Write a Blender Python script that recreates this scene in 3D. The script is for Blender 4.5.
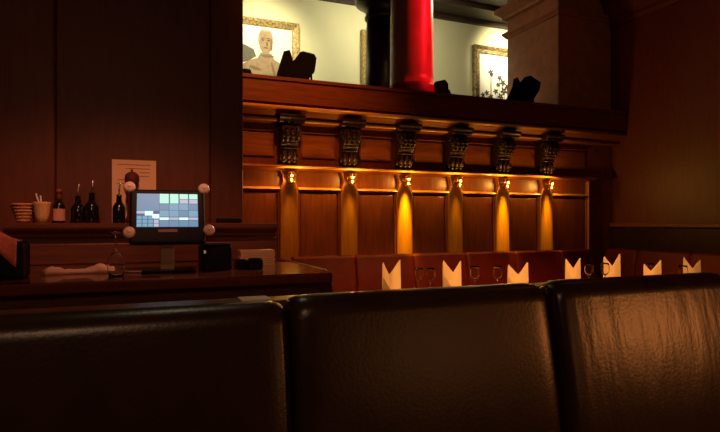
import bpy, bmesh, math, random
from mathutils import Vector, Matrix
random.seed(7)
S = bpy.context.scene
COL = S.collection
PI = math.pi
for o in list(bpy.data.objects): bpy.data.objects.remove(o)

# ------------------------------------------------------------ camera, world, lights, exposure
cd = bpy.data.cameras.new('camera'); cam = bpy.data.objects.new('camera', cd); COL.objects.link(cam)
cam.location = (0, 0, 1.25); cam.rotation_euler = (PI/2, 0, -math.radians(22.2))
cd.sensor_width = 36; cd.lens = 36*555/720; cd.shift_y = 6/720; cd.clip_start = .05
S.camera = cam
S.view_settings.view_transform = 'Standard'; S.view_settings.look = 'None'
S.view_settings.exposure = 0.0; S.view_settings.gamma = 1; S.view_settings.use_curve_mapping = False
w = bpy.data.worlds.new('world'); S.world = w; w.use_nodes = True
w.node_tree.nodes['Background'].inputs[0].default_value = (1, .20, .10, 1)
w.node_tree.nodes['Background'].inputs[1].default_value = .010

def light(kind, name, loc, energy, color, size=.1, target=None, spot=60, blend=.6, size_y=None):
    d = bpy.data.lights.new(name, kind); d.energy = energy; d.color = color
    if kind == 'AREA':
        d.size = size
        if size_y: d.shape = 'RECTANGLE'; d.size_y = size_y
    else: d.shadow_soft_size = size
    if kind == 'SPOT': d.spot_size = math.radians(spot); d.spot_blend = blend
    o = bpy.data.objects.new(name, d); COL.objects.link(o); o.location = loc
    if target: o.rotation_euler = (Vector(target)-Vector(loc)).to_track_quat('-Z', 'Y').to_euler()
    return o
WARM = (1, .42, .10); CREAM = (1, .88, .60)
# upper gallery: ceiling spots over the pictures and general light
light('AREA', 'gallery_light', (3.4, 6.7, 4.55), 60, (1, .90, .66), .9, (3.4, 8.0, 3.4), size_y=.6)
light('SPOT', 'picture_spot_portrait', (1.65, 6.7, 4.5), 190, CREAM, .12, (1.7, 8, 3.8), 75, 1)
light('SPOT', 'picture_spot_flowers', (6.0, 6.9, 4.5), 300, CREAM, .12, (6.0, 8, 4.1), 70, 1)
# red stage light washing the right side of the round column
red = light('SPOT', 'red_spot', (4.2, 3.7, 4.2), 620, (1, .008, .018), .05, (2.70, 5.25, 3.3), 42, .35); red.scale = (.31, 1, 1)
light('SPOT', 'column_spot', (4.15, 6.0, 4.3), 700, (1, .62, .36), .10, (2.9, 5.25, 3.3), 24, .6)
# dining room
light('SPOT', 'room_downlight_left', (1.3, 3.0, 4.0), 215, (1, .30, .06), .10, (1.1, 4.9, 2.3), 66, 1)
light('AREA', 'room_downlight_right', (3.9, 2.7, 4.3), 1.3, (1, .30, .14), .5, (4.6, 4.2, .9))
light('SPOT', 'table_spot', (2.8, 2.5, 3.0), 500, (1, .42, .11), .08, (3.1, 3.95, .75), 88, .7).scale = (1, .36, 1)
light('SPOT', 'bar_spot', (.1, 1.6, 3.2), 120, (1, .38, .20), .10, (-.05, 3.4, 1.20), 56, 1).scale = (1, .45, 1)
light('SPOT', 'side_lamp', (3.3, -.75, 1.20), 48, (1, .30, .07), .20, (1.0, 1.1, .85), 50, .8)
light('SPOT', 'cushion_fill', (1.9, -1.3, 1.22), 9, (1, .38, .12), .4, (.6, 1.1, .95), 50, 1)  # unseen soft fill added to lighten the middle booth cushion
light('SPOT', 'booth_sheen_fill', (.3, 2.9, 4.2), 15, (1, .88, .55), .15, (.3, 1.15, 1.0), 40, .9).scale = (1, .4, 1)  # added fill, imitates the gallery's sheen along the booth tops
light('AREA', 'rear_ceiling_lamp', (-.4, -.8, 2.6), 8, (1, .55, .30), .6, (.3, 1.1, 1.0))

# ------------------------------------------------------------ materials
def mat(name, color, rough=.5, metal=0, emit=None, es=1, trans=0, ior=1.45, coat=0, spec=.5):
    m = bpy.data.materials.new(name); m.use_nodes = True
    b = m.node_tree.nodes['Principled BSDF']
    b.inputs['Base Color'].default_value = (*color, 1); b.inputs['Roughness'].default_value = rough
    b.inputs['Metallic'].default_value = metal; b.inputs['IOR'].default_value = ior
    b.inputs['Transmission Weight'].default_value = trans; b.inputs['Coat Weight'].default_value = coat
    b.inputs['Specular IOR Level'].default_value = spec
    if emit: b.inputs['Emission Color'].default_value = (*emit, 1); b.inputs['Emission Strength'].default_value = es
    return m
def noisy(name, c1, c2, rough=.4, scale=(6, 6, 1), bump=.05, detail=6, metal=0, coat=0, nscale=6, bscale=None, spec=.5):
    m = mat(name, c1, rough, metal, coat=coat, spec=spec); nt = m.node_tree; N = nt.nodes; L = nt.links
    b = N['Principled BSDF']
    tc = N.new('ShaderNodeTexCoord'); mp = N.new('ShaderNodeMapping'); mp.inputs['Scale'].default_value = scale
    g = N.new('ShaderNodeNewGeometry')
    L.new(g.outputs['Position'], mp.inputs[0])
    n = N.new('ShaderNodeTexNoise'); n.inputs['Scale'].default_value = nscale; n.inputs['Detail'].default_value = detail
    L.new(mp.outputs[0], n.inputs['Vector'])
    r = N.new('ShaderNodeValToRGB'); r.color_ramp.elements[0].position = .3; r.color_ramp.elements[1].position = .7
    r.color_ramp.elements[0].color = (*c1, 1); r.color_ramp.elements[1].color = (*c2, 1)
    L.new(n.outputs['Fac'], r.inputs[0]); L.new(r.outputs[0], b.inputs['Base Color'])
    if bump:
        bp = N.new('ShaderNodeBump'); bp.inputs['Strength'].default_value = bump; bp.inputs['Distance'].default_value = .02
        if bscale:
            n2 = N.new('ShaderNodeTexNoise'); n2.inputs['Scale'].default_value = bscale; n2.inputs['Detail'].default_value = 3
            L.new(g.outputs['Position'], n2.inputs['Vector']); L.new(n2.outputs['Fac'], bp.inputs['Height'])
        else: L.new(n.outputs['Fac'], bp.inputs['Height'])
        L.new(bp.outputs[0], b.inputs['Normal'])
    return m
M = {}
M['wood'] = noisy('mahogany', (.14, .034, .009), (.24, .060, .015), .36, (7, 7, .8), .06)
M['woodH'] = noisy('mahogany_long_grain', (.14, .034, .009), (.24, .060, .015), .34, (.8, 7, 9), .06)
M['trim'] = noisy('lamplit_gold_moulding', (.62, .29, .05), (.78, .38, .07), .24, (.8, 9, 9), .03, coat=.3)  # gold lamp highlights on beads and lips put into the wood colour
M['pilaster'] = noisy('golden_mahogany', (.24, .085, .018), (.34, .125, .028), .34, (9, 9, .8), .05)
M['pier'] = noisy('pier_mahogany', (.115, .023, .009), (.155, .033, .012), .5, (5, 5, .7), .03)
M['wallred'] = noisy('dark_red_mahogany', (.08, .013, .005), (.11, .020, .007), .5, (5, 5, .7), .03)
M['jamb'] = noisy('gallery_stone', (.36, .17, .09), (.48, .24, .13), .6, (3, 3, 3), .06, nscale=3)
M['carved'] = noisy('carved_dark_wood', (.016, .006, .002), (.032, .012, .004), .34, (9, 9, 3), .06, spec=.3)
M['counter'] = noisy('polished_counter', (.15, .035, .018), (.22, .055, .026), .16, (.8, 9, 9), .02, coat=.3)
M['cabinet'] = noisy('cabinet_wood', (.10, .028, .014), (.16, .042, .020), .40, (.8, 9, 9), .04)
M['leather'] = noisy('black_brown_leather', (.022, .010, .005), (.032, .015, .008), .30, (2, 2, 2), .035, bscale=120)
M['redleather'] = noisy('oxblood_leather', (.070, .004, .0025), (.09, .006, .003), .5, (2, 2, 2), .10, bscale=200, spec=.22)
M['brass'] = noisy('old_brass', (.75, .46, .14), (.90, .60, .22), .22, (9, 9, 9), .02, metal=1)
M['gold'] = noisy('gilt_frame', (.20, .12, .03), (.70, .52, .20), .45, (1, 1, 1), .5, metal=.35, nscale=40)
M['golddark'] = noisy('tarnished_gilt', (.05, .03, .01), (.40, .28, .10), .45, (1, 1, 1), .6, metal=.3, nscale=26)
M['cream'] = noisy('cream_plaster', (.66, .64, .36), (.72, .69, .40), .8, (1, 1, 1), .02, nscale=2)
M['ceil'] = noisy('dark_stained_boards', (.030, .018, .012), (.075, .040, .024), .6, (.6, 8, 2), .1)
M['canvas'] = mat('canvas', (.86, .80, .62), .8)
M['skinpaint'] = noisy('sepia_paint', (.27, .185, .09), (.38, .27, .14), .8, (3, 3, 3), .0)
M['sepiadark'] = mat('dark_sepia_paint', (.09, .055, .03), .8)
M['sepiamid'] = mat('mid_sepia_paint', (.20, .13, .06), .8)
M['hairpaint'] = mat('pale_grey_paint', (.42, .35, .24), .8)
M['greypaint'] = noisy('grey_green_paint', (.10, .09, .06), (.16, .15, .10), .8, (6, 6, 6), 0)
M['ink'] = mat('black_ink', (.03, .02, .018), .7)
M['blackmetal'] = noisy('black_metal', (.003, .0025, .0025), (.005, .004, .004), .6, (9, 9, 9), .03, spec=.06)
M['blackgloss'] = mat('black_plastic', (.010, .009, .010), .22)
M['blackmatte'] = mat('matt_black_plastic', (.003, .0025, .0025), .55, spec=.25)
M['redcol'] = noisy('grey_marble', (.24, .14, .09), (.34, .20, .13), .38, (2, 2, 1), .03)
M['blackcol'] = noisy('black_marble', (.010, .008, .006), (.02, .016, .012), .35, (2, 2, 1), .02)
M['stand'] = noisy('brushed_bronze_metal', (.34, .22, .15), (.42, .28, .19), .4, (1, 1, 20), .02, metal=.3)
M['glass'] = mat('clear_glass', (1, 1, 1), .02, trans=1, ior=1.45)
M['stud'] = mat('cloudy_pink_plastic', (.95, .62, .48), .2)
M['linen'] = noisy('linen', (.80, .60, .36), (.88, .68, .42), .9, (9, 9, 9), .15, nscale=20)
M['towel'] = noisy('towel_cotton', (.78, .42, .30), (.88, .52, .38), .9, (9, 9, 9), .2, nscale=20)
M['redcloth'] = noisy('salmon_cloth', (.80, .16, .12), (.90, .24, .17), .9, (9, 9, 9), .1)
M['paper'] = noisy('aged_paper', (.92, .55, .32), (.97, .62, .38), .8, (3, 3, 3), 0)
M['papertext'] = mat('brown_print', (.45, .16, .09), .8)
M['crest'] = mat('dark_red_print', (.12, .015, .015), .7)
M['wicker'] = noisy('wicker', (.55, .24, .09), (.75, .36, .15), .7, (20, 20, 60), .5, nscale=3)
M['rattan'] = noisy('pale_ceramic', (.72, .40, .18), (.84, .48, .22), .5, (30, 30, 1), .3, nscale=4)
M['bottle'] = mat('dark_bottle_glass', (.010, .008, .008), .12, coat=.5)
M['label'] = mat('pink_label', (.75, .34, .24), .7)
M['brownpl'] = mat('brown_cap', (.28, .07, .05), .4)
M['steel'] = mat('steel', (.8, .72, .66), .2, 1)
M['white'] = mat('white_card', (.9, .8, .7), .6)
M['menus'] = noisy('stacked_menus', (.55, .33, .16), (.80, .52, .28), .7, (1, 1, 90), .2, nscale=2)
M['cable'] = mat('grey_cable', (.40, .26, .22), .5)
M['floor'] = noisy('dark_carpet', (.035, .010, .008), (.055, .016, .012), .9, (1, 1, 1), .3, nscale=60)
M['tabletop'] = noisy('table_wood', (.022, .007, .004), (.034, .010, .005), .4, (1, 9, 9), .03)
def emis(name, c, s=1.25): return mat(name, (.02, .02, .02), .4, emit=c, es=s)
M['scr_blue'] = emis('screen_blue', (.10, .22, .34)); M['scr_line'] = emis('screen_line', (.04, .11, .20))
M['scr_green'] = emis('screen_green', (.36, .78, .62)); M['scr_white'] = emis('screen_white', (.62, .90, .86))
M['scr_lilac'] = emis('screen_lilac', (.40, .40, .52)); M['scr_mid'] = emis('screen_mid_blue', (.13, .30, .42))
M['bulb'] = emis('warm_bulb', (1, .55, .15), 3)
M['greenled'] = emis('printer_lamp', (.25, .16, .05), 1)

# ------------------------------------------------------------ mesh helpers
def tag(o, label=None, cat=None, group=None, kind=None):
    if label: o['label'] = label
    if cat: o['category'] = cat
    if group: o['group'] = group
    if kind: o['kind'] = kind
    return o
def thing(name, loc, label, cat, group=None):
    o = bpy.data.objects.new(name, None); COL.objects.link(o); o.location = loc; o.empty_display_size = .1
    return tag(o, label, cat, group)
def mk(name, bm, m, parent=None, smooth=False, local=False, bevel=0, sub=0, seg=2, pivot=None):
    """world-coordinate mesh -> object; made relative to its parent's position"""
    off = Vector((0, 0, 0)); p = parent
    if not local:
        while p: off += p.location; p = p.parent
    if off.length: bmesh.ops.translate(bm, verts=bm.verts, vec=-off)
    me = bpy.data.meshes.new(name); bmesh.ops.recalc_face_normals(bm, faces=bm.faces); bm.to_mesh(me); bm.free()
    for mm in (m if isinstance(m, (list, tuple)) else [m]): me.materials.append(mm)
    o = bpy.data.objects.new(name, me); COL.objects.link(o); o.parent = parent
    if smooth:
        for f in me.polygons: f.use_smooth = True
    if bevel:
        md = o.modifiers.new('bevel', 'BEVEL'); md.width = bevel; md.segments = seg; md.limit_method = 'ANGLE'; md.harden_normals = False
    if sub:
        md = o.modifiers.new('sub', 'SUBSURF'); md.levels = sub; md.render_levels = sub
    return o
def B(): return bmesh.new()
def box(bm, x0, x1, y0, y1, z0, z1, mi=0):
    vs = [bm.verts.new(p) for p in ((x0,y0,z0),(x1,y0,z0),(x1,y1,z0),(x0,y1,z0),(x0,y0,z1),(x1,y0,z1),(x1,y1,z1),(x0,y1,z1))]
    for f in ((0,3,2,1),(4,5,6,7),(0,1,5,4),(1,2,6,5),(2,3,7,6),(3,0,4,7)):
        bm.faces.new([vs[i] for i in f]).material_index = mi
    return bm
def boxb(*a): return box(B(), *a)
def prism(bm, pts, axis, a, b):
    """pts 2-D outline; axis 'x' -> (y,z), 'y' -> (x,z), 'z' -> (x,y)"""
    def P(p, t):
        return {'x': (t, p[0], p[1]), 'y': (p[0], t, p[1]), 'z': (p[0], p[1], t)}[axis]
    A = [bm.verts.new(P(p, a)) for p in pts]; C = [bm.verts.new(P(p, b)) for p in pts]; n = len(pts)
    bm.faces.new(A); bm.faces.new(C[::-1])
    for i in range(n): bm.faces.new((A[i], C[i], C[(i+1)%n], A[(i+1)%n]))
    return bm
def lathe(bm, prof, c=(0,0,0), n=24, axis='z'):
    rings = []
    for r, h in prof:
        ring = []
        for i in range(n):
            a = 2*PI*i/n; x, y = r*math.cos(a), r*math.sin(a)
            p = (x, y, h) if axis == 'z' else ((x, h, y) if axis == 'y' else (h, x, y))
            ring.append(bm.verts.new((c[0]+p[0], c[1]+p[1], c[2]+p[2])))
        rings.append(ring)
    for A, C in zip(rings, rings[1:]):
        for i in range(n): bm.faces.new((A[i], A[(i+1)%n], C[(i+1)%n], C[i]))
    if prof[0][0] > 1e-4: bm.faces.new(rings[0][::-1])
    if prof[-1][0] > 1e-4: bm.faces.new(rings[-1])
    bmesh.ops.remove_doubles(bm, verts=bm.verts, dist=1e-6)
    return bm
def tube(bm, pts, r, n=8):
    pts = [Vector(p) for p in pts]; rings = []
    for i, p in enumerate(pts):
        t = (pts[min(i+1, len(pts)-1)]-pts[max(i-1, 0)]).normalized()
        u = t.orthogonal().normalized() if i == 0 else (u - t*u.dot(t)).normalized()
        v = t.cross(u); rings.append([bm.verts.new(p + r*(math.cos(2*PI*k/n)*u+math.sin(2*PI*k/n)*v)) for k in range(n)])
    for A, C in zip(rings, rings[1:]):
        for i in range(n): bm.faces.new((A[i], A[(i+1)%n], C[(i+1)%n], C[i]))
    bm.faces.new(rings[0][::-1]); bm.faces.new(rings[-1]); return bm
def ball(bm, c, r, s=(1,1,1), seg=16):
    mt = Matrix.Translation(c) @ Matrix.Diagonal((*s, 1))
    bmesh.ops.create_uvsphere(bm, u_segments=seg, v_segments=seg//2, radius=r, matrix=mt); return bm
def copy_tree(o, parent=None):
    c = o.copy(); COL.objects.link(c); c.parent = parent
    for ch in list(o.children): copy_tree(ch, c)
    return c
def struct(name, bm, m, **k): return tag(mk(name, bm, m, **k), kind='structure')

# ------------------------------------------------------------ the setting
def SX(px, Y):
    u = px-360; return Y*(209.7+.9259*u)/(513.9-.3779*u)
struct('floor', boxb(-2.5, 6.2, -2.5, 5.2, -.05, 0), M['floor'])
WX0, WX1 = .40, 5.30
PX = [1.322+.5905*i for i in range(6)]
# panelled back wall
wall = struct('wall_back', boxb(WX0, WX1, 5.0, 5.5, 0, 2.30), M['wood'])
for i in range(7):
    a = (PX[i-1]+.085) if i else PX[0]-.5146; b = (PX[i]-.085) if i < 6 else 4.88
    bm = B(); box(bm, a+.03, b-.03, 4.985, 5.0, .2, 1.515)
    mk('wall_panel', bm, M['wood'], wall, bevel=.010)
    bm = B(); prism(bm, [(5.0,1.535),(4.955,1.545),(4.948,1.551),(4.950,1.556),(4.975,1.572),(5.0,1.576)], 'x', a, b)
    mk('panel_moulding', bm, M['trim'], wall, smooth=False)
    bm = B(); box(bm, a, a+.018, 4.972, 5, .2, 1.54); box(bm, b-.018, b, 4.972, 5, .2, 1.54)
    mk('panel_edge', bm, M['wood'], wall, bevel=.005)
for x in PX:
    o = [(-.085,.2),(.085,.2),(.085,1.55),(.082,1.575),(.070,1.595),(.062,1.625),(.066,1.66),(.078,1.70),(.088,1.73),
         (-.088,1.73),(-.078,1.70),(-.066,1.66),(-.062,1.625),(-.070,1.595),(-.082,1.575),(-.085,1.55)]
    mk('pilaster', prism(B(), [(x+a, z) for a, z in o], 'y', 4.95, 5.0), M['pilaster'], wall, bevel=.008)
mk('pilaster', boxb(4.88, 4.90, 4.95, 5.0, .2, 1.73), M['pilaster'], wall, bevel=.004)
# ledge under the brackets
def bead(y, z, r, n=8): return [(y + r*math.cos(t), z + r*math.sin(t)) for t in [PI/2 + PI*k/n for k in range(n+1)]]
led = [(5.0,1.775),(4.93,1.772)] + bead(4.915, 1.757, .014) + [(4.93,1.735),(4.96,1.722),(5.0,1.715)]
t1 = struct('trim_1', prism(B(), led, 'x', WX0, 4.95), M['woodH'])
mk('bead', tube(B(), [(WX0, 4.910, 1.752), (4.95, 4.910, 1.752)], .0125, 12), M['trim'], t1, smooth=True)
# frieze fields
for i in range(7):
    a = (PX[i-1]+.13) if i else .78; b = (PX[i]-.13) if i < 6 else 4.86
    mk('frieze_panel', boxb(a, b, 4.985, 5.0, 1.845, 2.065), M['woodH'], wall, bevel=.01)
    mk('frieze_moulding', boxb(a-.02, b+.02, 4.978, 5.0, 2.078, 2.092), M['woodH'], wall, bevel=.004)
# cornice mouldings and parapet
cor = [(5.0,2.15),(4.93,2.152)] + bead(4.905,2.168,.012)[::-1] + [(4.90,2.19),(4.885,2.205),(4.85,2.222),(4.825,2.235)] + bead(4.808,2.258,.017)[::-1] + [(4.82,2.28),(4.82,2.30),(5.0,2.30)]
t2 = struct('trim_2', prism(B(), cor, 'x', WX0, WX1), M['woodH'])
mk('upper_bead', tube(B(), [(WX0, 4.803, 2.262), (5.0, 4.803, 2.262)], .019, 12), M['trim'], t2, smooth=True)
mk('lower_bead', tube(B(), [(WX0, 4.896, 2.170), (5.0, 4.896, 2.170)], .014, 12), M['trim'], t2, smooth=True)
fas = [(4.83,2.30),(4.80,2.305),(4.80,2.497),(4.785,2.50),(4.785,2.53),(5.52,2.53),(5.52,2.30)]
struct('trim_3', prism(B(), fas, 'x', WX0, WX1), M['woodH'])
# left pier, its stepped edge and the flat pilaster beside it
bm = boxb(-1.6, .435, 3.50, 5.0, 0, 5.0)
struct('wall_left', bm, M['pier'], bevel=.01)
struct('trim_4', boxb(.435, .655, 3.60, 5.0, 0, 5.0), M['pier'], bevel=.01)
struct('trim_5', boxb(-.67, -.395, 3.41, 3.50, 0, 5.0), M['pier'], bevel=.012)
# right return wall with its pilaster, cornice and dado
struct('wall_right', boxb(5.30, 5.6, -.5, 6.2, 0, 5.0), M['wallred'])
struct('trim_13', boxb(5.27, 5.30, -.5, 4.99, .3, 1.185), M['carved'], bevel=.005)
struct('trim_6', boxb(5.22, 5.30, 3.42, 3.66, 1.22, 5.0), M['pier'], bevel=.015)
cr = [(5.30,3.55),(5.27,3.56),(5.25,3.60),(5.25,3.64),(5.20,3.68),(5.17,3.74),(5.17,3.78),(5.11,3.86),(5.08,3.95),(5.08,3.99),(5.30,4.0)]
struct('trim_7', prism(B(), cr, 'y', -.5, 5.0), M['wallred'])
struct('trim_8', boxb(5.24, 5.30, -.5, 5.0, 1.19, 1.24), M['cabinet'], bevel=.01)
# gallery side pier (jamb) with cornice
struct('wall_gallery_side', boxb(4.50, 5.30, 5.02, 5.96, 2.53, 5.0), M['jamb'], bevel=.01)
def corn(off, z0, z1, name):
    bm = B(); prof = [(0, z0), (off*.35, z0+.01), (off*.4, z0+(z1-z0)*.3), (off*.8, z0+(z1-z0)*.55), (off, z0+(z1-z0)*.7), (off, z1), (0, z1)]
    # sweep round the left and front faces with a mitred corner
    P = [Vector((4.50, 5.96)), Vector((4.50, 5.02)), Vector((5.30, 5.02))]; D = [Vector((-1, 1)), Vector((-1, -1)), Vector((0, -1))]
    rings = [[bm.verts.new((p.x+d.x*o, p.y+d.y*o, z)) for o, z in prof] for p, d in zip(P, D)]
    for A, C in zip(rings, rings[1:]):
        for i in range(len(prof)): bm.faces.new((A[i], A[(i+1)%len(prof)], C[(i+1)%len(prof)], C[i]))
    bm.faces.new(rings[0]); bm.faces.new(rings[-1][::-1]); return struct(name, bm, M['jamb'])
corn(.05, 3.62, 3.70, 'trim_9'); corn(.12, 3.86, 4.02, 'trim_10')
# gallery
struct('wall_gallery', boxb(-.5, 8.5, 8.0, 8.2, 2.1, 5.0), M['cream'])
struct('wall_gallery_end', boxb(8.5, 8.7, 5.0, 8.2, 2.1, 5.0), M['cream'])
struct('floor_gallery', boxb(-.5, 8.5, 5.52, 8.0, 2.1, 2.25), M['floor'])
struct('ceiling_gallery', boxb(-.5, 8.5, 5.0, 8.0, 4.67, 4.8), M['ceil'])
bm = B()
for i in range(4): box(bm, -.5, 8.5, 5.5+i*.62, 5.56+i*.62, 4.60, 4.67)
struct('trim_11', bm, M['ceil'], bevel=.01)
struct('trim_12', boxb(-.5, 8.5, 7.93, 8.0, 4.60, 4.67), M['ceil'])

# ------------------------------------------------------------ columns
c = thing('column', (2.735, 5.25, 2.53), 'round column washed in red light, standing on the gallery ledge', 'column')
pr = [(.225, 0)] + [(.222+.018*math.sin(PI*min(1,k/12+.1)) - .018*k/12, .07+ 2.05*k/12) for k in range(13)]
mk('shaft', lathe(B(), [(r, z+2.53+.0) for r, z in [(.232,.10)]+[(.232-.018*k/12, .08+2.05*k/12) for k in range(13)]], (2.735,5.25,0), 48), M['redcol'], c, smooth=True)
mk('base', lathe(B(), [(.245,2.53),(.250,2.545),(.250,2.62),(.244,2.64),(.246,2.66),(.238,2.68),(.233,2.69)], (2.735,5.25,0), 48), M['pier'], c, smooth=True)
c = thing('column', (2.87, 6.3, 2.25), 'slim black column half hidden behind the red lit column', 'column')
mk('shaft', lathe(B(), [(.215,2.29),(.21,3.0),(.195,3.76)], (2.87,6.3,0), 40), M['blackcol'], c, smooth=True)
mk('base', lathe(B(), [(.27,2.25),(.28,2.28),(.26,2.31),(.225,2.33)], (2.87,6.3,0), 40), M['blackcol'], c, smooth=True)
mk('capital', lathe(B(), [(.198,3.75),(.22,3.77),(.22,3.79),(.20,3.80),(.215,3.86),(.26,3.92),(.33,3.95),(.345,3.99),(.33,4.03),(.36,4.06),(.36,4.67)], (2.87,6.3,0), 40), M['blackcol'], c, smooth=True)

# ------------------------------------------------------------ pictures on the gallery wall
def frame(x0, x1, z0, z1, label, m, wd=.10):
    r = thing('framed_picture', ((x0+x1)/2, 8.0, z0), label, 'picture')
    bm = B(); prof = [(0,8.0),(0,7.93),(.02,7.915),(.045,7.93),(.07,7.945),(wd-.012,7.955),(wd,7.965),(wd,8.0)]
    cs = [(x0,z0,1,1),(x1,z0,-1,1),(x1,z1,-1,-1),(x0,z1,1,-1)]
    R = [[bm.verts.new((x+sx*o, y, z+sz*o)) for o, y in prof] for x, z, sx, sz in cs]
    for k in range(4):
        A, C = R[k], R[(k+1)%4]
        for i in range(len(prof)): bm.faces.new((A[i], A[(i+1)%len(prof)], C[(i+1)%len(prof)], C[i]))
    # carved lumps along the moulding
    def lumps(ax, a, b, other):
        n = max(2, int((b-a)/.085))
        for k in range(n):
            t = a+(k+.5)*(b-a)/n; p = (t, 7.925, other) if ax == 'x' else (other, 7.925, t)
            ball(bm, p, .020, (1.35 if ax == 'x' else .8, .6, .8 if ax == 'x' else 1.35), 8)
    for z in (z0+.035, z1-.035): lumps('x', x0, x1, z)
    for x in (x0+.035, x1-.035): lumps('z', z0, z1, x)
    mk('frame', bm, m, r); cv = mk('canvas', boxb(x0+wd, x1-wd, 7.975, 7.995, z0+wd, z1-wd), M['canvas'], r)
    return r, cv
def blob(bm, x, z, rx, rz, y, n=20, t=.002, wob=0, rot=0):
    pts = []
    for k in range(n):
        a = 2*PI*k/n; q = 1+wob*math.sin(3*a+x*50); u, v = rx*q*math.cos(a), rz*q*math.sin(a)
        pts.append((x+u*math.cos(rot)-v*math.sin(rot), z+u*math.sin(rot)+v*math.cos(rot)))
    prism(bm, pts, 'y', y, y+t); return bm
r, cv = frame(.90, 2.27, 2.75, 4.18, 'gilt framed sepia portrait of a bald man on the cream gallery wall', M['gold'])
def paint(name, bm, m): return mk(name, bm, m, r)
bm = prism(B(), [(1.02,3.50),(1.02,3.80),(1.20,3.84),(1.45,3.80),(1.60,3.74),(1.64,3.64),(1.52,3.56),(1.30,3.48)], 'y', 7.9735, 7.9747); mk('painted_backdrop', bm, M['greypaint'], r)
bm = prism(B(), [(1.38,2.87),(1.36,3.38),(1.42,3.50),(1.55,3.58),(1.66,3.62),(1.70,3.70),(1.86,3.70),(1.90,3.62),(2.02,3.56),(2.12,3.48),(2.15,3.38),(2.15,2.87)], 'y', 7.9715, 7.9732); mk('painted_shoulders', bm, M['skinpaint'], r)
bm = prism(B(), [(1.775+a*.105, 3.86+b*.175) for a, b in ((-.35,-1),(.0,-1.06),(.4,-1),(.75,-.62),(.92,-.2),(1,.25),(.93,.65),(.65,.93),(.2,1.06),(-.2,1.06),(-.65,.93),(-.93,.65),(-1,.25),(-.92,-.2),(-.72,-.62))], 'y', 7.970, 7.9712); mk('painted_head', bm, M['skinpaint'], r)
for hx, hz, ha, hb in ((1.77, 4.03, .062, .018), (1.672, 3.90, .014, .05), (1.878, 3.90, .012, .05)):
    paint('painted_hair', blob(B(), hx, hz, ha, hb, 7.969, t=.0008), M['hairpaint'])
bm = B()
for dx in (-.04, .045): blob(bm, 1.775+dx, 3.885, .024, .010, 7.9682, 10, .0006); blob(bm, 1.775+dx, 3.913, .030, .006, 7.9682, 10, .0006)
blob(bm, 1.78, 3.775, .034, .008, 7.9682, 10, .0006); blob(bm, 1.795, 3.83, .010, .035, 7.9682, 10, .0006)
mk('painted_face', bm, M['sepiadark'], r)
bm = B(); blob(bm, 1.86, 3.83, .018, .09, 7.9684, 12, .0006); blob(bm, 1.80, 3.66, .10, .02, 7.9684, 12, .0006); blob(bm, 1.90, 3.42, .02, .17, 7.9684, 12, .0006, rot=.25); blob(bm, 1.62, 3.47, .09, .02, 7.9684, 12, .0006, rot=-.2); mk('painted_shading', bm, M['sepiamid'], r)
frame(3.27, 4.35, 2.85, 4.23, 'narrow sliver of gilt picture frame showing left of the black column', M['gold'], .10)
r, cv = frame(5.32, 6.75, 2.75, 4.25, 'dark gilt framed picture of black flowers on white, right of the columns', M['golddark'], .13)
bm = B(); rr = random.Random(3)
for (x, z, s) in ((5.68,3.82,.055),(5.70,3.77,.03),(5.86,3.74,.05),(5.93,3.66,.06),(5.83,3.62,.045),(5.78,3.50,.05),(5.95,3.52,.07),(6.02,3.6,.05),(5.60,3.46,.045),(5.52,3.42,.04),(5.68,3.40,.05),(5.88,3.42,.06),(6.15,3.7,.05),(6.3,3.55,.07)):
    for k in range(5):
        a = 2*PI*k/5+x; blob(bm, x+s*.6*math.cos(a), z+s*.6*math.sin(a), s*.5, s*.3, 7.972, 8, .002, rot=a)
    tube(bm, [(x, 7.973, z), (x+.03*rr.uniform(-1,1), 7.973, (z+2.95)/2), (x+.08*rr.uniform(-1,1), 7.973, 2.9)], .004, 5)
mk('painted_flowers', bm, M['ink'], r)

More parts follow.
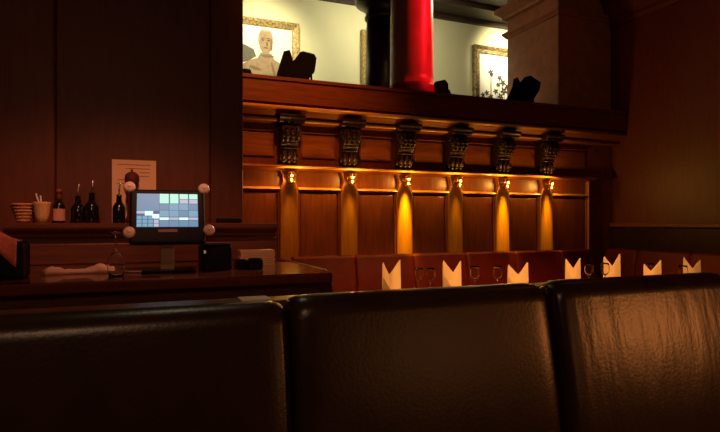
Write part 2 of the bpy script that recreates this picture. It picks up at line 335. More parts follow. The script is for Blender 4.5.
# ------------------------------------------------------------ carved brackets
def make_corbel():
    r = thing('carved_bracket', (0,0,0), 'x', 'bracket', 'carved brackets under the gallery ledge')
    P = [(5.0,1.775),(4.955,1.775),(4.935,1.80),(4.925,1.83),(4.93,1.87),(4.925,1.92),(4.90,1.96),(4.865,1.985),(4.835,2.02),(4.82,2.06),(4.825,2.10),(4.85,2.135),(5.0,2.135)]
    mk('body', prism(B(), P, 'x', -.078, .078), M['carved'], r, local=True, bevel=.008)
    bm = B(); prism(bm, [(5.0,2.135),(4.815,2.135),(4.80,2.15),(4.80,2.163),(4.78,2.18),(4.775,2.205),(5.0,2.205)], 'x', -.118, .118)
    mk('top_slab', bm, M['carved'], r, local=True, bevel=.006)
    for s in (-1, 1):
        for (cy, cz, R0, turns) in ((4.885, 2.06, .062, 2.2), (4.955, 1.835, .036, 1.8)):
            bm = B(); pts = []
            for k in range(36):
                t = k/35; a = turns*2*PI*t; q = R0*(1-.85*t); pts.append((s*(.079), cy-q*math.cos(a), cz+q*math.sin(a)))
            tube(bm, pts, .009, 6)
            lathe(bm, [(.0001,-.008),(R0*.28,-.006),(R0*.28,.006),(.0001,.008)], (s*.081, cy, cz), 10, 'x')
            mk('scroll', bm, M['carved'], r, local=True, smooth=True)
    bm = B()
    for k, (y, z) in enumerate(((4.823,2.09),(4.822,2.055),(4.835,2.02),(4.86,1.99))):   # acanthus lobes
        for dx in (-.050, 0, .050):
            ball(bm, (dx+.006*math.sin(k), y-.006, z), .020, (.9, .75, 1.1), 10)
    for z, y, rr_ in ((1.965, 4.893, .012),(1.925, 4.918, .009)):
        tube(bm, [(-.08, y, z), (0, y-.008, z), (.08, y, z)], rr_, 8)
    mk('leaf_carving', bm, M['carved'], r, local=True, smooth=True)
    bm = B()
    for dx in (-.050, 0, .050):
        tube(bm, [(dx, 4.922, 1.90), (dx, 4.914, 1.86), (dx, 4.925, 1.82)], .014, 8); ball(bm, (dx, 4.922, 1.805), .017, (1,1,1.1), 10)
    mk('drop', bm, M['carved'], r, local=True, smooth=True)
    return r
ordn = ['leftmost of six', 'second from the left', 'third from the left', 'fourth from the left', 'fifth from the left', 'rightmost of six']
cb = make_corbel()
def make_lamp():
    r = thing('brass_lamp', (0,0,0), 'x', 'lamp', 'brass lamps on the pilasters')
    mk('wall_plate', lathe(B(), [(.030,4.95),(.030,4.942),(.022,4.936),(.010,4.932)], (0,0,1.668), 20, 'y'), M['brass'], r, local=True, smooth=True)
    mk('arm', tube(B(), [(0,4.94,1.668),(0,4.91,1.668),(0,4.895,1.672)], .008, 8), M['brass'], r, local=True, smooth=True)
    mk('globe', ball(B(), (0,4.885,1.675), .034, (1,1,1.1), 20), M['brass'], r, local=True, smooth=True)
    bm = lathe(B(), [(.016,1.648),(.024,1.635),(.034,1.618),(.036,1.606),(.033,1.606),(.030,1.616),(.020,1.634),(.010,1.64)], (0,4.885,0), 20)
    mk('shade', bm, M['brass'], r, local=True, smooth=True)
    mk('bulb', ball(B(), (0,4.885,1.618), .012, (1,1,1), 10), M['bulb'], r, local=True, smooth=True)
    return r
lp = make_lamp()
EN = [4, 9, 105, 9, 72, 38]
AIM = [1.15, 1.15, 1.20, 1.15, 1.17, 1.22]
look = ['its pilaster barely lit', 'faint glow on its pilaster', 'the brightest yellow glow below', 'dull brown pilaster below', 'strong yellow glow low on its pilaster', 'orange glow below near the dark corner']
for i, x in enumerate(PX):
    c = cb if i == 0 else copy_tree(cb); c.location = (x-.012, 0, 0); c['label'] = 'dark carved scroll bracket under the gallery ledge, ' + ordn[i]
    c = lp if i == 0 else copy_tree(lp); c.location = (x, 0, 0); c['label'] = 'small brass wall lamp, %s, %s' % (ordn[i], look[i])
    light('SPOT', 'pilaster_spot', (x, 4.68, 1.62), EN[i], (1, .58, .008), .02, (x, 5.0, AIM[i]-.05), 84, 1).scale = (.24, 1, 1)
    light('POINT', 'lamp_glow', (x, 4.835, 1.665), 4.6 + .2*min(EN[i], 8), (1, .50, .08), .02)
# origins at the lamps' and brackets' own height
for o in [o for o in bpy.data.objects if o.parent is None and o.name.startswith(('carved_bracket', 'brass_lamp'))]:
    dz = 1.775 if o.name.startswith('carved') else 1.606
    o.location.z += dz; o.location.y += 4.95
    for ch in o.children: ch.location = (0, -4.95, -dz)

# ------------------------------------------------------------ stage floodlights on the ledge
def floodlight(x, y, s, yaw, tilt, label, name='floodlight', z=2.53):
    r = thing(name, (x, y, z), label, 'floodlight')
    R = Matrix.Rotation(yaw, 4, 'Z') @ Matrix.Translation((0,0,.165*s)) @ Matrix.Rotation(tilt, 4, 'X') @ Matrix.Scale(s, 4)
    def tf(bm, Rm=R): bmesh.ops.transform(bm, matrix=Rm, verts=bm.verts); return bm
    bm = B(); f = [bm.verts.new(p) for p in ((-.13,-.10,-.09),(.13,-.10,-.09),(.13,-.10,.09),(-.13,-.10,.09))]
    b = [bm.verts.new(p) for p in ((-.08,.10,-.06),(.08,.10,-.06),(.08,.10,.06),(-.08,.10,.06))]
    bm.faces.new(f); bm.faces.new(b[::-1])
    for i in range(4): bm.faces.new((f[i], b[i], b[(i+1)%4], f[(i+1)%4]))
    for k in range(4): box(bm, -.085+.045*k, -.07+.045*k, .08, .125, -.055, .055)
    mk('housing', tf(bm), M['blackmetal'], r, local=True, bevel=.006)
    mk('lens', tf(boxb(-.115, .115, -.106, -.1005, -.075, .075)), M['blackgloss'], r, local=True)
    for sx, sz in ((-1,0),(1,0),(0,1),(0,-1)):
        bm = B()
        if sx: P = [(sx*.13,-.10,-.09),(sx*.13,-.10,.09),(sx*.20,-.24,.07),(sx*.20,-.24,-.07)]
        else: P = [(-.13,-.10,sz*.09),(.13,-.10,sz*.09),(.10,-.24,sz*.16),(-.10,-.24,sz*.16)]
        vs = [bm.verts.new(p) for p in P]; off = Vector((sx*.006, 0, sz*.006)); v2 = [bm.verts.new(Vector(p)+off) for p in P]
        bm.faces.new(vs); bm.faces.new(v2[::-1])
        for i in range(4): bm.faces.new((vs[i], v2[i], v2[(i+1)%4], vs[(i+1)%4]))
        mk('barn_door', tf(bm), M['blackmetal'], r, local=True)
    bm = B(); Y = Matrix.Rotation(yaw, 4, 'Z')
    tube(bm, [(-.15*s,0,.165*s),(-.155*s,0,.02*s),(-.14*s,0,.008*s),(.14*s,0,.008*s),(.155*s,0,.02*s),(.15*s,0,.165*s)], .010*s, 8)
    box(bm, -.05*s, .05*s, -.05*s, .05*s, 0, .012*s)
    bmesh.ops.transform(bm, matrix=Y, verts=bm.verts); mk('yoke', bm, M['blackmetal'], r, local=True)
    return r
def side_flood(cx, by, Y, body, door, legs, label, depth=.17):
    """floodlight seen side-on: solid housing and barn door as thick shapes across the view"""
    X = SX(cx, Y); r = thing('floodlight', (X, Y, 2.53), label, 'floodlight')
    zd = .3779*X+.9259*Y; k = zd/555
    R = Matrix.Rotation(-math.atan2(X, Y), 4, 'Z')
    def loc(pts): return [((x-cx)*k*1.0, max(0.002, (by-y)*k)) for x, y in pts]
    def out(nm, bm, m=M['blackmetal'], **kw): bmesh.ops.transform(bm, matrix=R, verts=bm.verts); return mk(nm, bm, m, r, local=True, **kw)
    out('housing', prism(B(), loc(body), 'y', -depth/2, depth/2), bevel=.004)
    if door:
        out('barn_door', prism(B(), loc(door), 'y', -depth*.62, -depth*.62+.012)); out('barn_door', prism(B(), loc(door), 'y', depth*.62, depth*.62+.012))
        d = loc(door); n = len(d)//2
        out('shade', prism(B(), loc(door), 'y', -depth*.5, depth*.5), bevel=.006)
    for q in legs:
        p = loc(q); bm = B(); tube(bm, [(p[0][0], 0, p[0][1]), (p[1][0], 0, p[1][1])], .010, 8); out('leg', bm)
    out('foot', boxb(loc([(cx,by)])[0][0]-.07, loc([(cx,by)])[0][0]+.07, -.06, .06, 0, .012))
    return r
side_flood(296, 80.5, 5.12, [(293,57),(300,47.5),(303,46.5),(314,49),(316.3,53),(315,62),(310,68),(306,80),(284,80),(288,66)],
    [(276,80),(277.2,71),(284,48),(290,46.5),(293.5,57),(290,66),(287,80)], [[(311,64),(311.7,80)]], 'black stage floodlight with open barn doors in front of the portrait')
side_flood(441, 94, 5.12, [(433,94),(433.5,79),(435.5,75.5),(445,74),(448,78),(449,94)], None, [[(448.5,83),(453,94)]], 'small black floodlight beside the red column', .13)
side_flood(519, 102, 5.12, [(509,102),(513,90),(519,79),(524,73),(530,71.5),(539.6,79),(538.7,84),(534,91),(528.5,102)],
    [(502.5,102),(508.5,91),(512.8,82),(513.7,74.5),(517.4,73),(520.5,78),(516,90),(511,102)], [[(532,90),(533,102)]], 'black stage floodlight in front of the flower picture')
floodlight(.96, 5.12, .45, math.radians(0), math.radians(80), 'low black spotlight at the left end of the ledge, below the portrait', 'spotlight')

# ------------------------------------------------------------ foreground booth
def cushion_mesh(bm, x0, x1, yt, zt, z0, lean, thick, nx=34, inset=.015, crown=.045):
    """upholstered back: profile in (y,z) swept along x, drawn in at both seams"""
    prof = []
    H = zt-z0; rr_ = crown
    for k in range(15):
        t = k/14; z = z0+(H-rr_)*t; y = yt - lean*(1-t)*H - .012*math.sin(PI*t); prof.append((y, z))
    for k in range(1, 10):
        a = PI*k/10; prof.append((yt+ rr_*1.25*(1-math.cos(a)), zt-rr_+rr_*math.sin(a)))
    for k in range(6):
        t = k/5; prof.append((yt+thick, zt-rr_-(H-rr_)*t))
    rows = []
    cy, cz = yt+thick/2, None
    for i in range(nx+1):
        u = -1+2*i/nx; u = math.copysign(1-(1-abs(u))**1.5, u); x = (x0+x1)/2+u*(x1-x0)/2
        e = abs(u)**22; d = inset*e
        row = []
        for j, (y, z) in enumerate(prof):
            yy = y+(d if y < cy else -d); zz = z-(d*1.0 if z > zt-rr_*1.6 else 0)
            row.append(bm.verts.new((x, yy, zz)))
        rows.append(row)
    for A, C in zip(rows, rows[1:]):
        for j in range(len(prof)-1): bm.faces.new((A[j], A[j+1], C[j+1], C[j]))
    bm.faces.new(rows[0]); bm.faces.new(rows[-1][::-1])
    for A, C in zip(rows, rows[1:]): bm.faces.new((A[0], C[0], C[-1], A[-1]))
    return bm
bth = thing('banquette', (.6, 1.1, 0), 'dark brown leather booth with high padded back across the foreground', 'banquette')
seams = [-.97, -.34, .312, 1.00, 1.67, 2.32]
for i in range(5):
    bm = B(); a, b = seams[i]+.002, seams[i+1]-.002
    cushion_mesh(bm, a, b, [1.16, 1.155, 1.135, 1.11, 1.10][i], [1.077, 1.077, 1.090, 1.097, 1.10][i], .46, .12, .12)
    for v in bm.verts:   # creases pressed into the leather of the right hand cushions
        x, z = v.co.x, v.co.z
    o = mk('back_cushion', bm, M['leather'], bth, smooth=True)
    if i == 3:
        m2 = M['leather'].copy(); m2.name = 'creased_leather'; nt = m2.node_tree; N, L = nt.nodes, nt.links
        g = N.new('ShaderNodeNewGeometry'); mp = N.new('ShaderNodeMapping'); mp.inputs['Rotation'].default_value = (0, .35, 0); mp.inputs['Scale'].default_value = (9, 2, 2.2)
        n = N.new('ShaderNodeTexNoise'); n.inputs['Scale'].default_value = 1.6; n.inputs['Detail'].default_value = 3
        L.new(g.outputs['Position'], mp.inputs[0]); L.new(mp.outputs[0], n.inputs['Vector'])
        b2 = N.new('ShaderNodeBump'); b2.inputs['Strength'].default_value = .13; b2.inputs['Distance'].default_value = .03
        L.new(n.outputs['Fac'], b2.inputs['Height'])
        old = [q for q in N if q.type == 'BUMP' and q != b2][0]; L.new(b2.outputs[0], old.inputs['Normal'])
        o.data.materials[0] = m2
    bm = B(); box(bm, a, b, .52, 1.02, .30, .46)
    mk('seat_cushion', bm, M['leather'], bth, smooth=False, bevel=.035, seg=3)
mk('plinth', boxb(-.97, 2.32, .58, 1.20, 0, .30), M['cabinet'], bth)
# narrow timber rail behind the booth and a white card added on it to draw a bright line
mk('rear_rail', boxb(-.9, 2.1, 1.305, 1.39, 1.042, 1.062), M['cabinet'], bth, bevel=.004)
mk('rear_panel', boxb(-.9, 2.1, 1.32, 1.35, 0, 1.042), M['cabinet'], bth)
tag(mk('card', boxb(.235, .305, 1.31, 1.37, 1.0622, 1.067), M['white'], bevel=.001), 'white card added as a thin bright line just behind the left booth cushion', 'card')

# ------------------------------------------------------------ bar counter
bc = thing('bar_counter', (-.2, 3.0, 0), 'polished dark red wooden bar counter carrying the till', 'counter')
mk('countertop', boxb(-1.5, .91, 2.58, 3.40, .952, 1.0), M['counter'], bc, bevel=.008)
mk('front_panel', boxb(-1.5, .86, 2.64, 3.40, 0, .952), M['cabinet'], bc)
for k in range(4): mk('front_moulding', boxb(-1.4+.57*k, -1.4+.57*k+.5, 2.625, 2.64, .15, .85), M['cabinet'], bc, bevel=.008)
bb = thing('back_bar', (0, 3.45, 0), 'low wooden back bar cabinet with a moulded shelf behind the till', 'cabinet')
mk('cabinet_body', boxb(-.66, .80, 3.402, 3.499, 0, 1.20), M['cabinet'], bb)
sh = [(3.499,1.155),(3.40,1.158),(3.385,1.17),(3.385,1.185),(3.36,1.195),(3.335,1.21),(3.33,1.22),(3.33,1.238),(3.34,1.245),(3.499,1.245)]
mk('shelf', prism(B(), sh, 'x', -.62, .815), M['cabinet'], bb)
mk('side_post', boxb(.80, .83, 3.402, 3.47, 0, 1.155), M['cabinet'], bb)
mk('panel_strip', boxb(-.55, .76, 3.395, 3.402, 1.02, 1.13), M['cabinet'], bb, bevel=.004)

# ---- point of sale till
mx, my = .156, 2.93
pos = thing('touchscreen_till', (mx, my, 1.0), 'black touchscreen till with lit blue and green order screen on the bar', 'till')
th = math.atan2(.095, .161)*.75
SL = .19
MT = Matrix.Translation((mx+.003, my, 1.308)) @ Matrix.Rotation(math.radians(-3), 4, 'Z') @ Matrix.Rotation(-th, 4, 'X')
SW, SH = .289, .180   # local: x right, z up, front at -y
def mt(bm): bmesh.ops.transform(bm, matrix=MT, verts=bm.verts); return bm
mk('casing', mt(boxb(-.178, .178, 0, .035, -.175, .118)), M['blackmatte'], pos, bevel=.012, seg=3)
bm = B(); names = ['scr_line','scr_blue','scr_green','scr_white','scr_lilac','scr_mid']
def cell(u0, u1, v0, v1, mi, y=-.0025):
    box(bm, -SW/2+u0*SW, -SW/2+u1*SW, y, -.0008 if mi == 0 else y+.001, SH/2-v1*SH, SH/2-v0*SH, mi)
cell(0, 1, 0, 1, 0, -.0015)
g = .006
cell(0, .36, 0, .52, 1)
for a, b in ((.36,.52),(.53,.68),(.69,.84),(.85,1)): cell(a+g, b-g, 0, .15 if a > .6 else .29, 2)
for a, b in ((.69,.84),(.85,1)): cell(a+g, b-g, .17, .29, 4)
for r_ in range(2):
    for k in range(4): cell(.365+.16*k, .515+.16*k, .31+.20*r_, .495+.20*r_, 5 if (r_+k) % 3 else 1)
for k in range(4): cell(.365+.16*k, .515+.16*k, .72, .79, 3 if k in (0, 2) else 4)
for k in range(4): cell(.365+.16*k, .515+.16*k, .81, .99, 1)
cell(.0, .13, .53, .60, 4); cell(.13, .26, .53, .66, 3); cell(.25, .36, .62, .74, 3, -.0032)
for r_ in range(3):
    for k in range(4): cell(.005+.09*k, .08+.09*k, .68+.11*r_, .77+.11*r_, 5 if k < 3 else 4)
mk('screen', mt(bm), [M[n] for n in names], pos)
for sx, sz in ((-.180,.125),(.176,.122),(-.176,-.118),(.196,-.108)):
    st = mk('corner_knob', mt(lathe(B(), [(.0001,-.020),(.018,-.018),(.027,-.010),(.029,0),(.026,.010)], (sx, 0, sz), 24, 'y')), M['stud'], pos, smooth=True)
    mk('knob_cap', mt(lathe(B(), [(.0001,-.0245),(.008,-.0235),(.010,-.018)], (sx, 0, sz), 16, 'y')), M['white'], st, smooth=True)
mk('name_strip', mt(boxb(-.045, .045, -.003, -.0005, -.118, -.102)), M['brownpl'], pos)
mk('stand', boxb(mx-.032, mx+.034, my+.01, my+.035, 1.012, 1.20), M['stand'], pos, bevel=.003)
mk('foot', boxb(mx-.12, mx+.13, my-.08, my+.12, 1.0, 1.014), M['blackmatte'], pos, bevel=.004)

pr_ = thing('receipt_printer', (.40, 3.0, 1.0), 'black receipt printer sitting on the bar right of the till', 'printer')
mk('casing', boxb(.325, .475, 2.92, 3.12, 1.0, 1.125), M['blackmatte'], pr_, bevel=.010, seg=3)
mk('lid', boxb(.33, .47, 2.93, 3.10, 1.125, 1.135), M['blackgloss'], pr_, bevel=.004)
mk('button', boxb(.332, .342, 2.917, 2.921, 1.09, 1.105), M['greenled'], pr_)
for i, (x, y, s, lb) in enumerate(((.535, 3.02, .85, 'small black rounded card reader beside the receipt printer'), (.60, 2.97, 1.0, 'larger black rounded card terminal at the right end of the bar'))):
    r = thing('card_terminal', (x, y, 1.0), lb, 'card terminal')
    P = [(-.05,0),(.05,0),(.052,.02),(.03,.045),(-.01,.058),(-.045,.05),(-.052,.03)]
    mk('casing', prism(B(), [(y+a*s, 1.0+b*s) for a, b in P], 'x', x-.038*s, x+.038*s), M['blackgloss'], r, bevel=.008, seg=3)
    bm = boxb(-.025*s, .025*s, -.02*s, .02*s, 0, .002)
    bmesh.ops.transform(bm, matrix=Matrix.Translation((x, y-.012*s, 1.0+.056*s)), verts=bm.verts); mk('display', bm, M['blackmatte'], r)
mn = thing('menu_stack', (.70, 3.3, 1.0), 'pale stack of long menus at the back of the bar beside the post', 'menus')
for k in range(7):
    dx = random.uniform(-.004, .004); mk('menu', boxb(.575+dx, .775+dx, 3.23, 3.325, 1.0+k*.0125, 1.011+k*.0125), M['menus'], mn)
for o in mn.children: pass

def wine_glass_mesh(s=1.0):
    prof = [(.0001,0),(.034,0),(.035,.002),(.020,.005),(.006,.010),(.0038,.03),(.0038,.085),(.008,.093),(.024,.105),(.036,.125),(.040,.15),(.037,.18),(.031,.205),
            (.0295,.205),(.0352,.18),(.038,.15),(.034,.127),(.022,.108),(.006,.098),(.0001,.097)]
    return lathe(B(), [(r*s, z*s) for r, z in prof], (0,0,0), 28)
gm = wine_glass_mesh()
glass0 = mk('wine_glass', gm, M['glass'], smooth=True, local=True)
glass_mesh = glass0.data
g0 = glass0; g0.location = (SX(116,2.82), 2.82, 1.2052); g0.rotation_euler = (PI, 0, 0)
tag(g0, 'wine glass standing upside down on the bar left of the till', 'wine glass')
tag(mk('cable', tube(B(), [(-.05,2.98,1.006),(-.02,2.95,1.006),(.03,2.93,1.006),(.075,2.96,1.006)], .005, 8), M['cable'], smooth=True), 'thin grey cable trailing on the bar beside the till stand', 'cable')
# folded towel
def towel():
    bm = B(); nx, ny = 34, 10; x0, x1, y0, y1 = -.395, -.10, 2.96, 3.10; V = []
    for i in range(nx+1):
        row = []
        for j in range(ny+1):
            u, v = i/nx, j/ny; pinch = 1-.35*math.sin(PI*u)**2
            x = x0+(x1-x0)*u+.012*math.sin(v*9+1); y = (y0+y1)/2+(v-.5)*(y1-y0)*pinch
            z = 1.0+.014+.012*math.sin(v*11+u*4)*.6+.014*math.exp(-((u-.1)/.1)**2)+.02*math.exp(-((u-.82)/.12)**2)+.004*math.sin(u*40)*(abs(u-.5)*2)
            row.append(bm.verts.new((x, y, z)))
        V.append(row)
    top = []
    for i in range(nx):
        for j in range(ny): top.append(bm.faces.new((V[i][j], V[i+1][j], V[i+1][j+1], V[i][j+1])))
    r = bmesh.ops.extrude_face_region(bm, geom=top); vs = [g for g in r['geom'] if isinstance(g, bmesh.types.BMVert)]
    for v in vs: v.co.z = 1.0005
    return bm
tag(mk('towel', towel(), M['towel'], smooth=True), 'crumpled pale pink cloth lying folded along the bar', 'towel')
# dark machine with a salmon cloth over it
cm = thing('black_box', (-.44, 2.9, 1.0), 'black box at the left end of the bar under a salmon cloth', 'box')
mk('casing', boxb(-.66, -.445, 2.80, 2.98, 1.0, 1.155), M['blackmatte'], cm, bevel=.012)
mk('lid', boxb(-.65, -.455, 2.81, 2.97, 1.155, 1.165), M['blackmatte'], cm, bevel=.004)
def draped():
    bm = B(); P = [(-.58,2.83,1.22),(-.50,2.86,1.222),(-.445,2.84,1.195),(-.452,2.795,1.12),(-.50,2.785,1.165),(-.58,2.79,1.17)]
    n = 14; V = []
    for i in range(n+1):
        row = []
        for j in range(9):
            u, v = i/n, j/8; x = -.645+.175*u; top = 1.167+.052*math.exp(-((u-.45)/.33)**2)
            if v < .5: y = 2.93-.24*v; z = 1.167+(top-1.167)*math.sin(v*PI)**.7+.004*math.sin(9*u+4*v)
            else: w_ = (v-.5)*2; y = 2.81-.028*math.sin(w_*PI/2)-.006*math.sin(7*u); z = top-(.03+.085*u)*w_
            row.append(bm.verts.new((x, y, z)))
        V.append(row)
    for i in range(n):
        for j in range(8): bm.faces.new((V[i][j], V[i+1][j], V[i+1][j+1], V[i][j+1]))
    return bm
o = tag(mk('napkin', draped(), M['redcloth'], smooth=True), 'salmon red cloth draped over the black box at the left edge', 'napkin')
md = o.modifiers.new('solid', 'SOLIDIFY'); md.thickness = .003

# ---- shelf items (shelf top z 1.245)
ZS = 1.245
Ys = 3.41
r = thing('bread_basket', (SX(26,Ys), Ys, ZS), 'tan wicker basket on the shelf at the far left', 'basket')
cx = SX(24, 3.43)
mk('bowl', lathe(B(), [(.034,ZS),(.040,ZS+.03),(.050,ZS+.07),(.054,ZS+.105),(.051,ZS+.105),(.047,ZS+.07),(.036,ZS+.03),(.030,ZS+.006)], (cx,3.43,0), 28), M['wicker'], r, smooth=True)
bm = B()
for k in range(6): lathe(bm, [(.036+.0045*k,ZS+.008+k*.017),(.040+.0045*k,ZS+.012+k*.017),(.037+.0045*k,ZS+.016+k*.017)], (cx,3.43,0), 28)
mk('rim_weave', bm, M['wicker'], r)
cx = SX(42, 3.375)
r = thing('cup', (cx, 3.38, ZS), 'pale ribbed cup holding white sticks on the shelf', 'cup')
mk('body', lathe(B(), [(.030,ZS),(.034,ZS+.04),(.042,ZS+.10),(.044,ZS+.112),(.041,ZS+.112),(.038,ZS+.10),(.030,ZS+.01)], (cx,3.38,0), 28), M['rattan'], r, smooth=True)
for k, (a, b) in enumerate(((-.030,.012),(-.012,.030),(-.022,-.01))):
    tag(mk('stick', tube(B(), [(cx-.004+.008*k, 3.38, ZS+.012), (cx+a, 3.38+b, ZS+.158-.012*k)], .0045, 8), M['white']),
        ['tall white stick leaning left in the pale cup', 'white stick standing upright in the pale cup', 'shorter white stick at the back of the pale cup'][k], 'stick')
def bottle(x, y, H, R, label, body=M['bottle'], neck=M['bottle'], lab=None, spout=False, cap=None, name='bottle', cat='bottle'):
    r = thing(name, (x, y, ZS), label, cat)
    hb = H*.55
    mk('body', lathe(B(), [(R*.9,ZS),(R,ZS+.006),(R,ZS+hb*.85),(R*.85,ZS+hb),(R*.45,ZS+hb+H*.13)], (x,y,0), 24), body, r, smooth=True)
    mk('neck', lathe(B(), [(R*.45,ZS+hb+H*.13),(R*.38,ZS+H*.82),(R*.42,ZS+H*.86),(R*.42,ZS+H*.9)], (x,y,0), 20), neck, r, smooth=True)
    if lab: mk('label', lathe(B(), [(R*1.02,ZS+hb*.12),(R*1.02,ZS+hb*.75)], (x,y,0), 24), lab, r)
    if cap: mk('cap', lathe(B(), [(R*.5,ZS+H*.86),(R*.52,ZS+H*.98),(R*.3,ZS+H)], (x,y,0), 20), cap, r, smooth=True)
    if spout: mk('pour_spout', tube(B(), [(x,y,ZS+H*.88),(x,y,ZS+H),(x+.006,y-.012,ZS+H+.05)], .0045, 8), M['steel'], r, smooth=True)
    return r
bottle(SX(59,3.40), 3.40, .185, .030, 'brown capped bottle with a pink label between the cup and dark bottles', lab=M['label'], neck=M['brownpl'], cap=M['brownpl'])
bottle(SX(78,3.42), 3.42, .165, .036, 'dark bottle with a steel pour spout, left of the pair', spout=True)
bottle(SX(92,3.41), 3.41, .185, .040, 'dark bottle with a brighter taller pour spout, right of the pair', spout=True)
bottle(SX(119,3.37), 3.37, .175, .034, 'squat black bottle standing in front of the pinned paper', spout=True)
# pepper mill
x, y = SX(132, 3.44), 3.44
r = thing('pepper_mill', (x, y, ZS), 'dark red pepper mill with a round head in front of the paper', 'pepper mill')
mk('body', lathe(B(), [(.034,ZS),(.034,ZS+.02),(.024,ZS+.05),(.022,ZS+.09),(.030,ZS+.13),(.033,ZS+.17),(.028,ZS+.20)], (x,y,0), 28), M['crest'], r, smooth=True)
mk('head', lathe(B(), [(.026,ZS+.201),(.036,ZS+.225),(.040,ZS+.25),(.036,ZS+.275),(.020,ZS+.29),(.0001,ZS+.294)], (x,y,0), 28), M['crest'], r, smooth=True)
mk('finial', ball(B(), (x,y,ZS+.300), .009, (1,1,1), 12), M['brass'], r, smooth=True)
# pinned paper
pa = thing('paper_notice', (SX(134,3.49), 3.49, ZS), 'large pale printed paper propped on the shelf behind the till', 'notice')
xa, xb = SX(112,3.49), SX(156,3.49)
mk('sheet', boxb(xa, xb, 3.482, 3.486, ZS+.001, ZS+.365), M['paper'], pa)
bm = B()
for k, (a, b) in enumerate(((.12,.88),(.30,.86),(.62,.86),(.60,.84),(.12,.34),(.1,.3))):
    box(bm, xa+a*(xb-xa), xa+b*(xb-xa), 3.481, 3.4819, ZS+.335-k*.022, ZS+.339-k*.022)
mk('printed_lines', bm, M['papertext'], pa)
tag(mk('tray', boxb(SX(217,3.40), SX(241,3.40), 3.36, 3.45, ZS, ZS+.028), M['blackmatte'], bevel=.006), 'small flat black tray on the right end of the back shelf', 'tray')

# ------------------------------------------------------------ wall banquettes (oxblood leather)
wb = thing('banquette', (2.9, 4.6, 0), 'long oxblood leather banquette below the panelled wall', 'banquette')
xs = [1.30+.60*k for k in range(6)]+[4.78]
for a, b in zip(xs, xs[1:]):
    mk('back_cushion', cushion_mesh(B(), a+.002, b-.002, 4.76, .945, .44, .12, .12, nx=16, inset=.010, crown=.03), M['redleather'], wb, smooth=True)
    mk('seat_cushion', boxb(a+.002, b-.002, 4.27, 4.72, .32, .44), M['redleather'], wb, bevel=.03, seg=3)
mk('plinth', boxb(1.30, 4.78, 4.33, 4.94, 0, .32), M['cabinet'], wb)
def cushX(bm, yA, yB, xf, zt, z0, flip):
    """cushion running along y, its front facing flip*x"""
    cushion_mesh(bm, yA, yB, 0, zt, z0, .12, .12, nx=16, inset=.010, crown=.03)
    for v in bm.verts: v.co = Vector((xf-flip*v.co.y, v.co.x, v.co.z))
    return bm
we = thing('banquette', (1.15, 4.1, 0), 'short oxblood banquette end with a rounded corner beside the bar counter', 'banquette')
for a, b in ((3.42, 4.05), (4.05, 4.68)): mk('back_cushion', cushX(B(), a+.002, b-.002, 1.19, .945, .44, 1), M['redleather'], we, smooth=True)
mk('plinth', boxb(1.04, 1.18, 3.46, 4.66, 0, .44), M['cabinet'], we)
wr = thing('banquette', (5.0, 3.6, 0), 'oxblood leather banquette along the dark right hand wall', 'banquette')
ys = [2.0+.62*k for k in range(5)]+[4.92]
for a, b in zip(ys, ys[1:]):
    mk('back_cushion', cushX(B(), a+.002, b-.002, 5.10, .945, .44, -1), M['redleather'], wr, smooth=True)
    if a < 4.0: mk('seat_cushion', boxb(4.80, 5.08, a+.002, min(b, 4.25)-.002, .32, .44), M['redleather'], wr, bevel=.03, seg=3)
mk('plinth', boxb(4.84, 5.20, 2.0, 4.25, 0, .32), M['cabinet'], wr)

# ------------------------------------------------------------ tables
TZ = .67
def table(x0, x1, y0, y1, label):
    cx, cy = (x0+x1)/2, (y0+y1)/2
    r = thing('dining_table', (cx, cy, 0), label, 'table', 'dining tables')
    mk('tabletop', boxb(x0, x1, y0, y1, TZ-.03, TZ), M['tabletop'], r, bevel=.006)
    mk('pedestal', lathe(B(), [(.06,.03),(.035,.06),(.03,.60),(.05,.655),(.07,.67)], (cx,cy,0), 20), M['blackmetal'], r, smooth=True)
    mk('foot', lathe(B(), [(.22,0),(.22,.012),(.07,.03)], (cx,cy,0), 28), M['blackmetal'], r, smooth=True)
table(1.72, 2.64, 3.55, 4.24, 'dark dining table nearest the bar, set with two tall folded napkins')
table(2.74, 3.88, 3.55, 4.24, 'dark dining table in the middle, set with two folded napkins')
table(3.93, 4.76, 3.20, 4.24, 'dark dining table in the corner, set with three folded napkins')

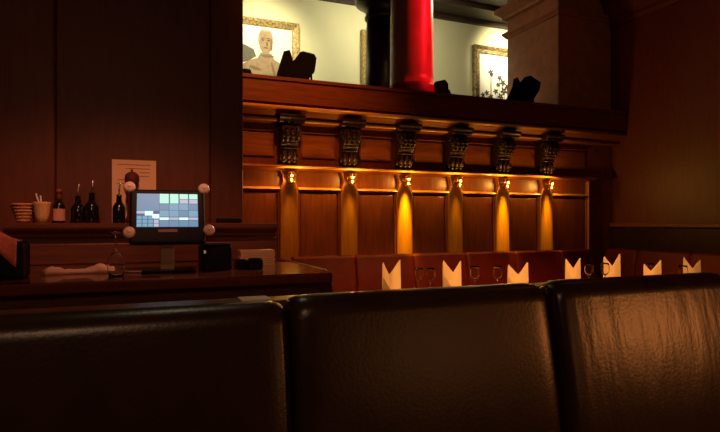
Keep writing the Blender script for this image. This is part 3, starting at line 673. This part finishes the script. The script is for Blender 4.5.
def napkin(px, Y, w_, h, nl, nr, notch, label, lean=0, yaw=None):
    """stood, folded linen: a front and a back leaf bowed apart, each with two points and a notch"""
    X = SX(px, Y); bm = B(); n = 22
    def topz(u):   # u 0..1
        nc = notch
        if u < .05: return nl*(.93+.07*u/.05)
        if u < nc: return nl+(.60-nl)*((u-.05)/(nc-.05))**.9
        if u < .95: return .60+(nr-.60)*((u-nc)/(.95-nc))**1.05
        return nr-(nr-.9)*0
    rows = {}
    for side in (-1, 1):
        R = []
        for i in range(n+1):
            u = i/n; bow = .030*math.sin(PI*u)*side
            colv = []
            for j in range(7):
                v = j/6; z = topz(u)*(h+.03)*v
                if side == 1: z *= .97
                x = (u-.5)*w_*(1-.05*v)+lean*v*.02; y = bow*(1-.75*v)+.004*math.sin(9*u)*v
                colv.append(bm.verts.new((x, y, z)))
            R.append(colv)
        for A, C in zip(R, R[1:]):
            for j in range(6): bm.faces.new((A[j], C[j], C[j+1], A[j+1]))
    # overlapping diagonal fold on the front leaf
    q = [(-.48*w_,-.012,.02*h),(.02*w_,-.060,.01*h),(-.47*w_,-.016,.62*h)]
    f = [bm.verts.new(p) for p in q]; bm.faces.new(f)
    o = mk('napkin', bm, M['linen'], local=True); o.location = (X, Y, TZ+.0012)
    o.rotation_euler = (0, 0, math.radians(-12) if yaw is None else yaw)
    md = o.modifiers.new('solid', 'SOLIDIFY'); md.thickness = .0022; md.offset = 0
    tag(o, label, 'napkin', 'folded napkins on the tables'); return o
napkin(391.5, 4.08, .158, .225, 1.0, 1.06, .36, 'tall folded linen napkin nearest the bar, its right point higher')
napkin(452, 4.06, .170, .222, 1.02, .98, .55, 'folded linen napkin between the two pairs of wine glasses')
napkin(518, 3.80, .192, .20, .98, 1.04, .50, 'wide low napkin with a deep notch, just right of the wine glasses')
napkin(573, 3.97, .158, .225, .97, .97, .50, 'squarish napkin with two short even points, left end of the right four')
napkin(612, 3.98, .185, .232, .98, 1.05, .50, 'napkin with a sharp tall right point and shadowed left leaf')
napkin(652.5, 3.50, .180, .225, .86, .96, .38, 'low rumpled napkin with a glass rim behind it')
napkin(692, 3.47, .185, .235, 1.02, .90, .50, 'rightmost napkin with an uneven raised left point')
for k, (px, Y, s, lb) in enumerate(((419, 4.00, 1.0, 'faint wine glass, left of the pair beside the tall bar-side napkin'),
                     (430.5, 3.97, 1.0, 'faint wine glass, right of the pair beside the tall bar-side napkin'),
                     (475, 3.92, 1.04, 'wine glass just right of the second napkin, stem visible'),
                     (497.5, 3.85, 1.04, 'big wine glass catching sparkles next to the wide notched napkin'),
                     (589, 3.85, 1.02, 'wine glass in shadow beside the squarish napkin'),
                     (605, 3.86, 1.0, 'wine glass in front of the sharp pointed napkin'),
                     (651, 3.64, 1.0, 'wine glass behind the low rumpled napkin'),
                     (683, 3.38, 1.0, 'wine glass at the left side of the rightmost napkin'))):
    o = glass0.copy(); COL.objects.link(o); o.location = (SX(px, Y), Y, TZ+.0003); o.rotation_euler = (0,0,0); o.scale = (s, s, s)
    tag(o, lb, 'wine glass', 'wine glasses on the dining tables')
for px, Y, lb in ((598, 3.75, 'steel fork end glinting on the corner table'), (642, 3.46, 'steel knife tip glinting between two napkins')):
    X = SX(px, Y); r = thing('cutlery', (X, Y, TZ), lb, 'cutlery', 'cutlery glints')
    mk('handle', boxb(X-.07, X+.02, Y-.006, Y+.006, TZ+.0003, TZ+.004), M['steel'], r, bevel=.0015)
    mk('head', boxb(X+.02, X+.08, Y-.010, Y+.010, TZ+.0003, TZ+.003), M['steel'], r, bevel=.001)
